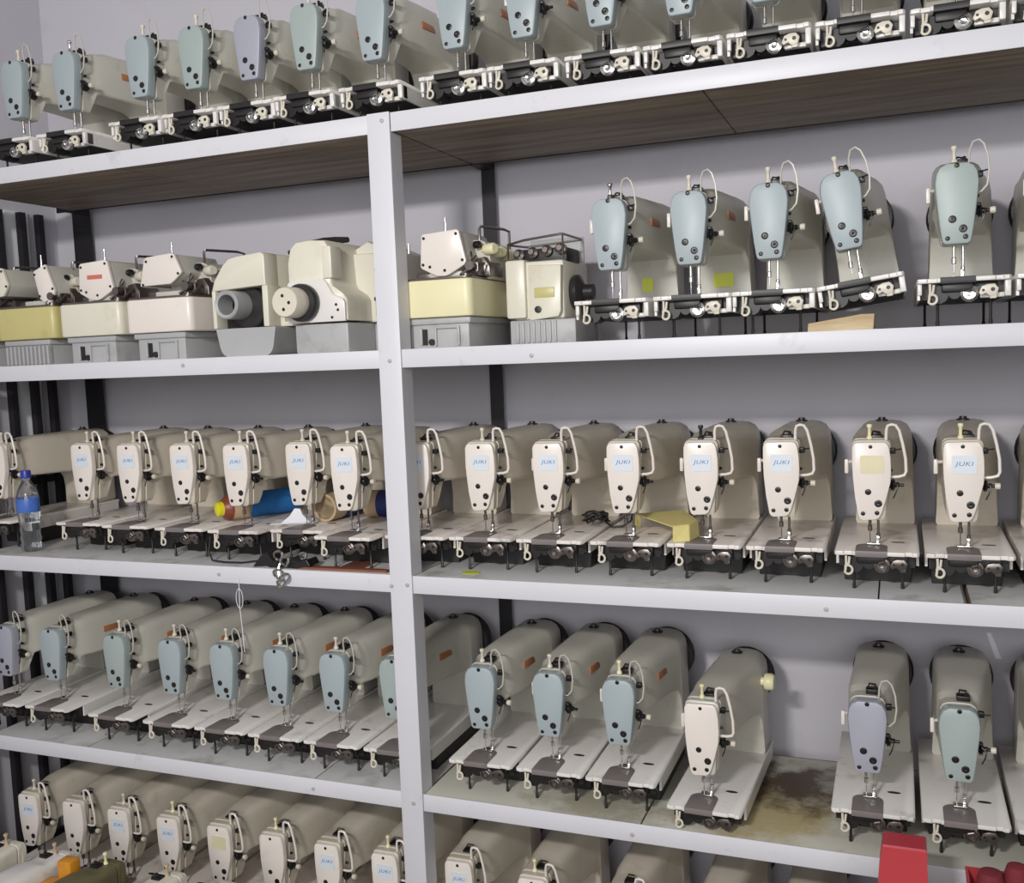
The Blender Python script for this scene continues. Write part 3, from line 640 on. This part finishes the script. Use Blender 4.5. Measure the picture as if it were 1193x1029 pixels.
for k in range(4):
    obj('tension_knob', C('tk2', lambda: MB().lathe([(.001, 0), (.016, 0), (.016, .014), (.008, .018), (.008, .028), (.001, .028)], d=(0, -1, .1), n=14).mesh('tension_knob', 'steel')), t, (-.06+.042*k, .05, .256+.003*k))
obj('tension_block', MB().box(-.075, .08, .05, .17, .23, .272, .006).mesh('tension_block', 'black'), t)
# machine half hidden behind the post
t = thing('overlock_machine', 'grey overlock machine half hidden behind the white post, dark tension knobs showing', 'overlock machine', (-.088, .482, ZB-.0012), GO)
obj('base', MB().box(-.06, .12, .0, .15, 0, .075, .005).mesh('base', 'pgrey'), t)
obj('hull', MB().loops([rtrap(.04, .075, .085, .075, .285, .05, .02, yy) for yy in (.01, .15)]).mesh('hull', 'grey'), t)
for k in range(3): obj('tension_knob', C('tk3', lambda: MB().lathe([(.001, 0), (.012, 0), (.015, .006), (.015, .012), (.008, .016), (.006, .03), (.001, .03)], d=(0, -1, 0), n=14).mesh('tension_knob', 'screw')), t, (.035+.034*k, .008, .235-.004*k))
obj('handle_wire', MB().tube([(.02, .03, .27), (.02, .03, .302), (.03, .03, .306), (.09, .03, .302), (.10, .03, .292), (.10, .03, .265)], .0042, 7).mesh('handle_wire', 'steel'), t)
obj('screw', MB().lathe([(.001, 0), (.008, 0), (.008, .004), (.001, .004)], (.10, .008, .12), (0, -1, 0), 12).mesh('screw', 'black'), t)

thing('black_strap', 'black cloth strap lying over the two rounded cream machines on second shelf', 'strap', (0, 0, 0),
      me=MB().tube([(-.44, .20, ZB+.309), (-.40, .20, ZB+.322), (-.36, .20, ZB+.330), (-.31, .19, ZB+.332), (-.265, .18, ZB+.332), (-.22, .18, ZB+.331)], [.008, .014, .012, .013, .011, .008], 8).mesh('black_strap', 'black'))

# ------------------------------------------------------------------ small things on the third shelf
bt = thing('water_bottle', 'clear plastic water bottle with blue cap and blue label on the third shelf', 'bottle', (-1.462, .085, ZC-.0012))
obj('bottle_body', MB().lathe([(.001, .004), (.020, 0), (.030, .003), (.033, .012), (.031, .03), (.034, .045), (.031, .06), (.034, .075), (.031, .09), (.034, .105), (.036, .12), (.036, .18), (.034, .195), (.028, .215), (.017, .236), (.0135, .243), (.0135, .25), (.001, .2505)], n=24).mesh('bottle_body', 'clear'), bt)
obj('bottle_label', MB().lathe([(.0363, .135), (.0366, .136), (.0366, .180), (.0363, .181), (.0361, .135)], n=24).mesh('bottle_label', 'blabel'), bt)
obj('bottle_cap', MB().lathe([(.001, .2505), (.0165, .2505), (.0165, .272), (.015, .276), (.001, .276)], n=20).mesh('bottle_cap', 'bcap'), bt)
def lying(p0, p1):
    p0 = Vector(p0); p1 = Vector(p1); d = (p1-p0); return p0, d.normalized(), d.length
ZT = ZC+.0998
p0, d, l = lying((-.735, .185, ZT+.043), (-.615, .412, ZT+.043))
tc_ = thing('thread_cone', 'blue thread cone with yellow and brown end lying on third shelf beds', 'thread cone', (0, 0, 0))
obj('thread', MB().lathe([(.03, .075), (.040, .078), (.042, .10), (.041, l), (.03, l+.004), (.03, .075)], p0, d, 26).mesh('thread', 'bthread'), tc_)
obj('bare_tube', MB().lathe([(.030, .02), (.041, .02), (.041, .079), (.03, .079)], p0, d, 26).mesh('bare_tube', 'tan'), tc_)
obj('end_flange', MB().lathe([(.001, -.008), (.026, -.006), (.038, .008), (.041, .02), (.001, .021)], p0, d, 26).mesh('end_flange', 'brownp'), tc_)
obj('end_cap', MB().lathe([(.001, -.026), (.012, -.026), (.022, -.022), (.024, -.006), (.001, -.005)], p0, d, 20).mesh('end_cap', 'ycap'), tc_)
def tubething(name, lab, p0, p1, r):
    p0, d, l = lying(p0, p1); t = thing(name, lab, 'cardboard tube', (0, 0, 0), 'cardboard tubes with navy thread')
    obj('tube', MB().lathe([(r*.84, 0), (r, 0), (r, l*.34), (r*.84, l*.34), (r*.84, 0)], p0, d, 26).mesh('tube', 'tan'), t)
    obj('tube_inside', MB().lathe([(.001, l*.3), (r*.84, l*.3), (r*.84, l*.33), (.001, l*.33)], p0, d, 26).mesh('tube_inside', 'brownp'), t)
    obj('thread', MB().lathe([(r*.8, l*.34), (r*1.01, l*.34), (r*1.01, l), (r*.8, l), (r*.8, l*.34)], p0, d, 26).mesh('thread', 'nthread'), t)
tubething('cardboard_tube', 'front cardboard tube with navy thread, mouth open towards the viewer, on third shelf', (-.388, .235, ZT+.0445), (-.372, .42, ZT+.0445), .044)
tubething('cardboard_tube', 'rear cardboard tube with navy thread, behind the machine left of the post', (-.292, .340, ZT+.0445), (-.165, .352, ZT+.0445), .043)
pc = MB(); pc.loops([[(-.045, -.03, 0), (.05, -.025, 0), (.055, .04, 0), (-.05, .035, 0)], [(-.02, -.005, .02), (.022, -.004, .022), (.024, .03, .018), (-.02, .028, .02)], [(-.006, .008, .042), (.012, .006, .04), (.013, .018, .04), (-.004, .018, .041)]])
pc.box(-.075, .07, -.036, .05, 0, .0015)
thing('folded_paper', 'white folded paper peak lying on a bed beside the blue thread cone', 'paper', (-.485, .22, ZT), me=pc.mesh('folded_paper', 'paper', ang=20), rot=(0, 0, .35))
cd = MB()
pth = []
for k in range(60):
    a = k*.55; pth.append((.030*math.cos(a)+.006*math.sin(k*1.9), .020*math.sin(a*1.02)+.005*math.cos(k), .006+.034*abs(math.sin(k*.33))+.006*math.sin(k*.7)+.004))
pth += [(.05, -.01, .004), (.08, .0, .006), (.10, .012, .02), (.105, .02, .045)]
cd.tube(pth, .0032, 6)
thing('coiled_cable', 'coiled black cable on a bed of the third shelf, left of the yellow card', 'cable', (.487, .27, ZT), me=cd.mesh('coiled_cable', 'black'))
yc = MB()
def sheet(b, P, th=.003):
    v = Vector(P[1])-Vector(P[0]); w = Vector(P[3])-Vector(P[0]); n = v.cross(w).normalized()*th
    b.loops([[Vector(p) for p in P], [Vector(p)+n for p in P]])
P1, P2, P3, P4, P5 = (.600, .289, ZT+.035), (.733, .306, ZT+.045), (.794, .177, ZT+.041), (.783, .112, ZT+.040), (.748, .085, ZT+.039)
yc.loops([[P1, P2, P3, P4, P5], [(x, y, z+.003) for x, y, z in (P1, P2, P3, P4, P5)]])
sheet(yc, ((.747, .086, ZT), (.784, .110, ZT), (.783, .112, ZT+.042), (.748, .085, ZT+.041)))
sheet(yc, ((.784, .110, ZT), (.796, .178, ZT), (.794, .177, ZT+.042), (.783, .112, ZT+.042)))
sheet(yc, ((.592, .312, ZT), (.612, .292, ZT), (.614, .290, ZT+.036), (.600, .289, ZT+.036)))
thing('yellow_card', 'pale yellow bent card standing folded on beds of the third shelf', 'card', (0, 0, .0014), me=yc.mesh('yellow_card', 'ycard', ang=20))
thing('lime_sticker', 'lime green sticker stuck on the third shelf board right of the post', 'sticker', (.178, .072, ZC-.0012), me=MB().prism([(.028*math.cos(k*PI/7), .02*math.sin(k*PI/7)) for k in range(14)], 0, .0012, 'z').mesh('lime_sticker', 'lime'))
bc = thing('clamp_scrap', 'black and silver metal clamp scrap hanging over the third shelf rail', 'clamp', (-.41, .02, ZC-.0012))
m1 = MB(); m1.prism([(-.10, 0), (-.075, .03), (-.05, .045), (-.03, .02), (.01, .012), (.03, .03), (.06, .018), (.09, .028), (.10, .01), (.06, 0), (0, .002), (-.04, -.0), (-.06, .008)], -.005, .05, 'y', .003)
obj('clamp_body', m1.mesh('clamp_body', 'black', ang=20), bc)
for k, (dx, dy, dz, r) in enumerate(((-.01, .0, .035, .014), (.02, -.012, .022, .013), (.01, -.038, -.01, .013), (.035, -.037, -.02, .012), (.02, -.040, -.038, .011), (.07, .01, .035, .010))):
    m2 = MB(); m2.tube([(dx+r*math.cos(a), dy+.3*r*math.sin(2*a), dz+r*math.sin(a)) for a in [k2*PI/6 for k2 in range(12)]], .004, 6, True)
    obj('clamp_ring', m2.mesh('clamp_ring', 'chrome'), bc)
obj('clamp_arm', MB().tube([(.0, .0, .02), (.01, -.03, .008), (.015, -.037, -.02)], .005, 6).mesh('clamp_arm', 'chrome'), bc)
thing('rusty_sheet', 'rusty brown metal sheet lying under machines left of the post on third shelf', 'metal sheet', (-.19, .10, ZC-.0012),
      me=MB().prism([(-.16, -.085), (.13, -.08), (.13, -.058), (.03, -.056), (.03, .032), (-.036, .032), (-.036, -.056), (-.16, -.058)], 0, .006, 'z', .001).mesh('rusty_sheet', 'rust'), group=None)
th = MB(); th.tube([(-.548, -.007, ZC-.03), (-.547, -.0075, ZC-.06), (-.55, -.0065, ZC-.12), (-.546, -.006, ZC-.19), (-.548, .0, ZC-.26)], .0011, 5)
th.tube([(-.548+.012*math.cos(a), -.0075, ZC-.095+.03*math.sin(a)) for a in [k*PI/8 for k in range(16)]], .0010, 5, True)
thing('hanging_thread', 'pale thread hanging in a loop from the third shelf rail left of post', 'thread', (0, 0, 0), me=th.mesh('hanging_thread', 'paper'))
wl = MB(); wl.tube([(-.70, .07, ZC+.075), (-.695, .05, ZC+.03), (-.68, .045, ZC+.005), (-.63, .04, ZC+.0025), (-.57, .045, ZC+.0025), (-.53, .075, ZC+.004)], .003, 6)
thing('black_wire', 'black wire drooping below a bed in front of the blue thread cone', 'wire', (0, 0, 0), me=wl.mesh('black_wire', 'black'))
# things at lower right, in front of the rack
tb = thing('side_table', 'low plain table before the rack carrying the red box', 'table', (1.5, -.42, ZF))
obj('table_top', MB().box(-.4, .4, -.25, .25, .575, .605, .004).mesh('table_top', 'wood'), tb)
for sx in (-.37, .33):
    for sy in (-.22, .18): obj('leg', MB().box(sx, sx+.04, sy, sy+.04, 0, .576).mesh('leg', 'wood'), tb)
thing('red_box', 'upright red plastic box standing in front of the lower right shelf', 'box', (1.30, -.24, ZF+.605),
      me=MB().loops([[(-.058, -.02, 0), (.052, -.02, 0), (.052, .045, 0), (-.058, .045, 0)], [(-.050, -.02, .12), (.045, -.02, .12), (.045, .045, .12), (-.05, .045, .12)], [(-.044, -.02, .168), (.044, -.02, .168), (.044, .045, .168), (-.044, .045, .168)],
        [(-.042, -.017, .172), (.041, -.017, .172), (.041, .043, .172), (-.042, .043, .172)]]).mesh('red_box', 'red', ang=25))
bk = thing('red_basket', 'red plastic basket at bottom right photo corner holding dark red rolls', 'basket', (1.50, -.26, ZF+.605))
obj('basket_wall', MB().loops([[(-.07, -.06, 0), (.2, -.06, 0), (.2, .06, 0), (-.07, .06, 0)], [(-.08, -.07, .115), (.21, -.07, .115), (.21, .07, .115), (-.08, .07, .115)], [(-.074, -.064, .115), (.204, -.064, .115), (.204, .064, .115), (-.074, .064, .115)], [(-.066, -.056, .006), (.196, -.056, .006), (.196, .056, .006), (-.066, .056, .006)]]).mesh('basket_wall', 'red'), bk)
for k, (dx, dz, r) in enumerate(((-.036, .142, .027), (.012, .162, .024), (.066, .170, .025), (.12, .170, .026))):
    thing('cloth_roll', ['leftmost dark red cloth roll poking from red basket', 'second dark red cloth roll from left in red basket', 'third dark red cloth roll from left in red basket', 'rightmost dark red cloth roll in red basket'][k], 'cloth roll', (1.50+dx, -.27, ZF+.605+.012),
          'dark red rolls in the red basket', me=MB().lathe([(.001, 0), (r*.9, 0), (r, .02), (r, dz-.02), (r*.8, dz-.004), (r*.4, dz), (.001, dz)], n=14).mesh('cloth_roll', 'dred'))

# ------------------------------------------------------------------ light
def area(name, loc, tgt, size, power, color, sy=None, spread=180):
    l = bpy.data.lights.new(name, 'AREA'); l.energy = power; l.size = size; l.color = color
    if sy: l.shape = 'RECTANGLE'; l.size_y = sy
    o = bpy.data.objects.new(name, l); COL.objects.link(o); o.location = loc
    o.rotation_euler = (Vector(tgt)-Vector(loc)).to_track_quat('-Z', 'Y').to_euler(); l.spread = math.radians(spread); return o
area('room_lamp', (.35, -3.5, 2.40), (.0, .3, .8), .45, 70, (1.0, .975, .955), .14, 180)
area('soft_fill', (1.6, -4.4, 1.75), (1.2, .3, 1.2), 3.4, 74, (.97, .985, 1.0), 1.3)  # added unseen soft fill, brightens the recesses under the shelves
W = bpy.data.worlds.new('World'); SC.world = W; W.use_nodes = True
wn = W.node_tree.nodes; wl_ = W.node_tree.links
tcw = wn.new('ShaderNodeTexCoord'); sx = wn.new('ShaderNodeSeparateXYZ'); rw = wn.new('ShaderNodeValToRGB')
mrw = wn.new('ShaderNodeMapRange'); mrw.inputs['From Min'].default_value = -1
rw.color_ramp.elements[0].position = .42; rw.color_ramp.elements[0].color = (.05, .05, .05, 1)
rw.color_ramp.elements[1].position = .62; rw.color_ramp.elements[1].color = (.22, .222, .226, 1)
wl_.new(tcw.outputs['Generated'], sx.inputs[0]); wl_.new(sx.outputs['Z'], mrw.inputs['Value']); wl_.new(mrw.outputs[0], rw.inputs['Fac'])
wl_.new(rw.outputs[0], wn['Background'].inputs[0]); wn['Background'].inputs[1].default_value = 1.0

# ------------------------------------------------------------------ camera
cam = bpy.data.cameras.new('camera'); cam.sensor_width = 36; cam.lens = 34.679; cam.clip_start = .05
co = bpy.data.objects.new('camera', cam); COL.objects.link(co)
r_ = Vector((.931349, .362009, -.039224)).normalized(); f_ = Vector((-.364101, .927161, -.088337)).normalized()
u_ = r_.cross(f_).normalized(); r_ = f_.cross(u_).normalized()
co.matrix_world = Matrix(((r_.x, u_.x, -f_.x, 1.2903), (r_.y, u_.y, -f_.y, -2.4066), (r_.z, u_.z, -f_.z, 1.3566), (0, 0, 0, 1)))
SC.camera = co
SC.view_settings.view_transform = 'Standard'; SC.view_settings.look = 'None'; SC.view_settings.gamma = 1; SC.view_settings.exposure = 0.17
SC.view_settings.use_curve_mapping = False
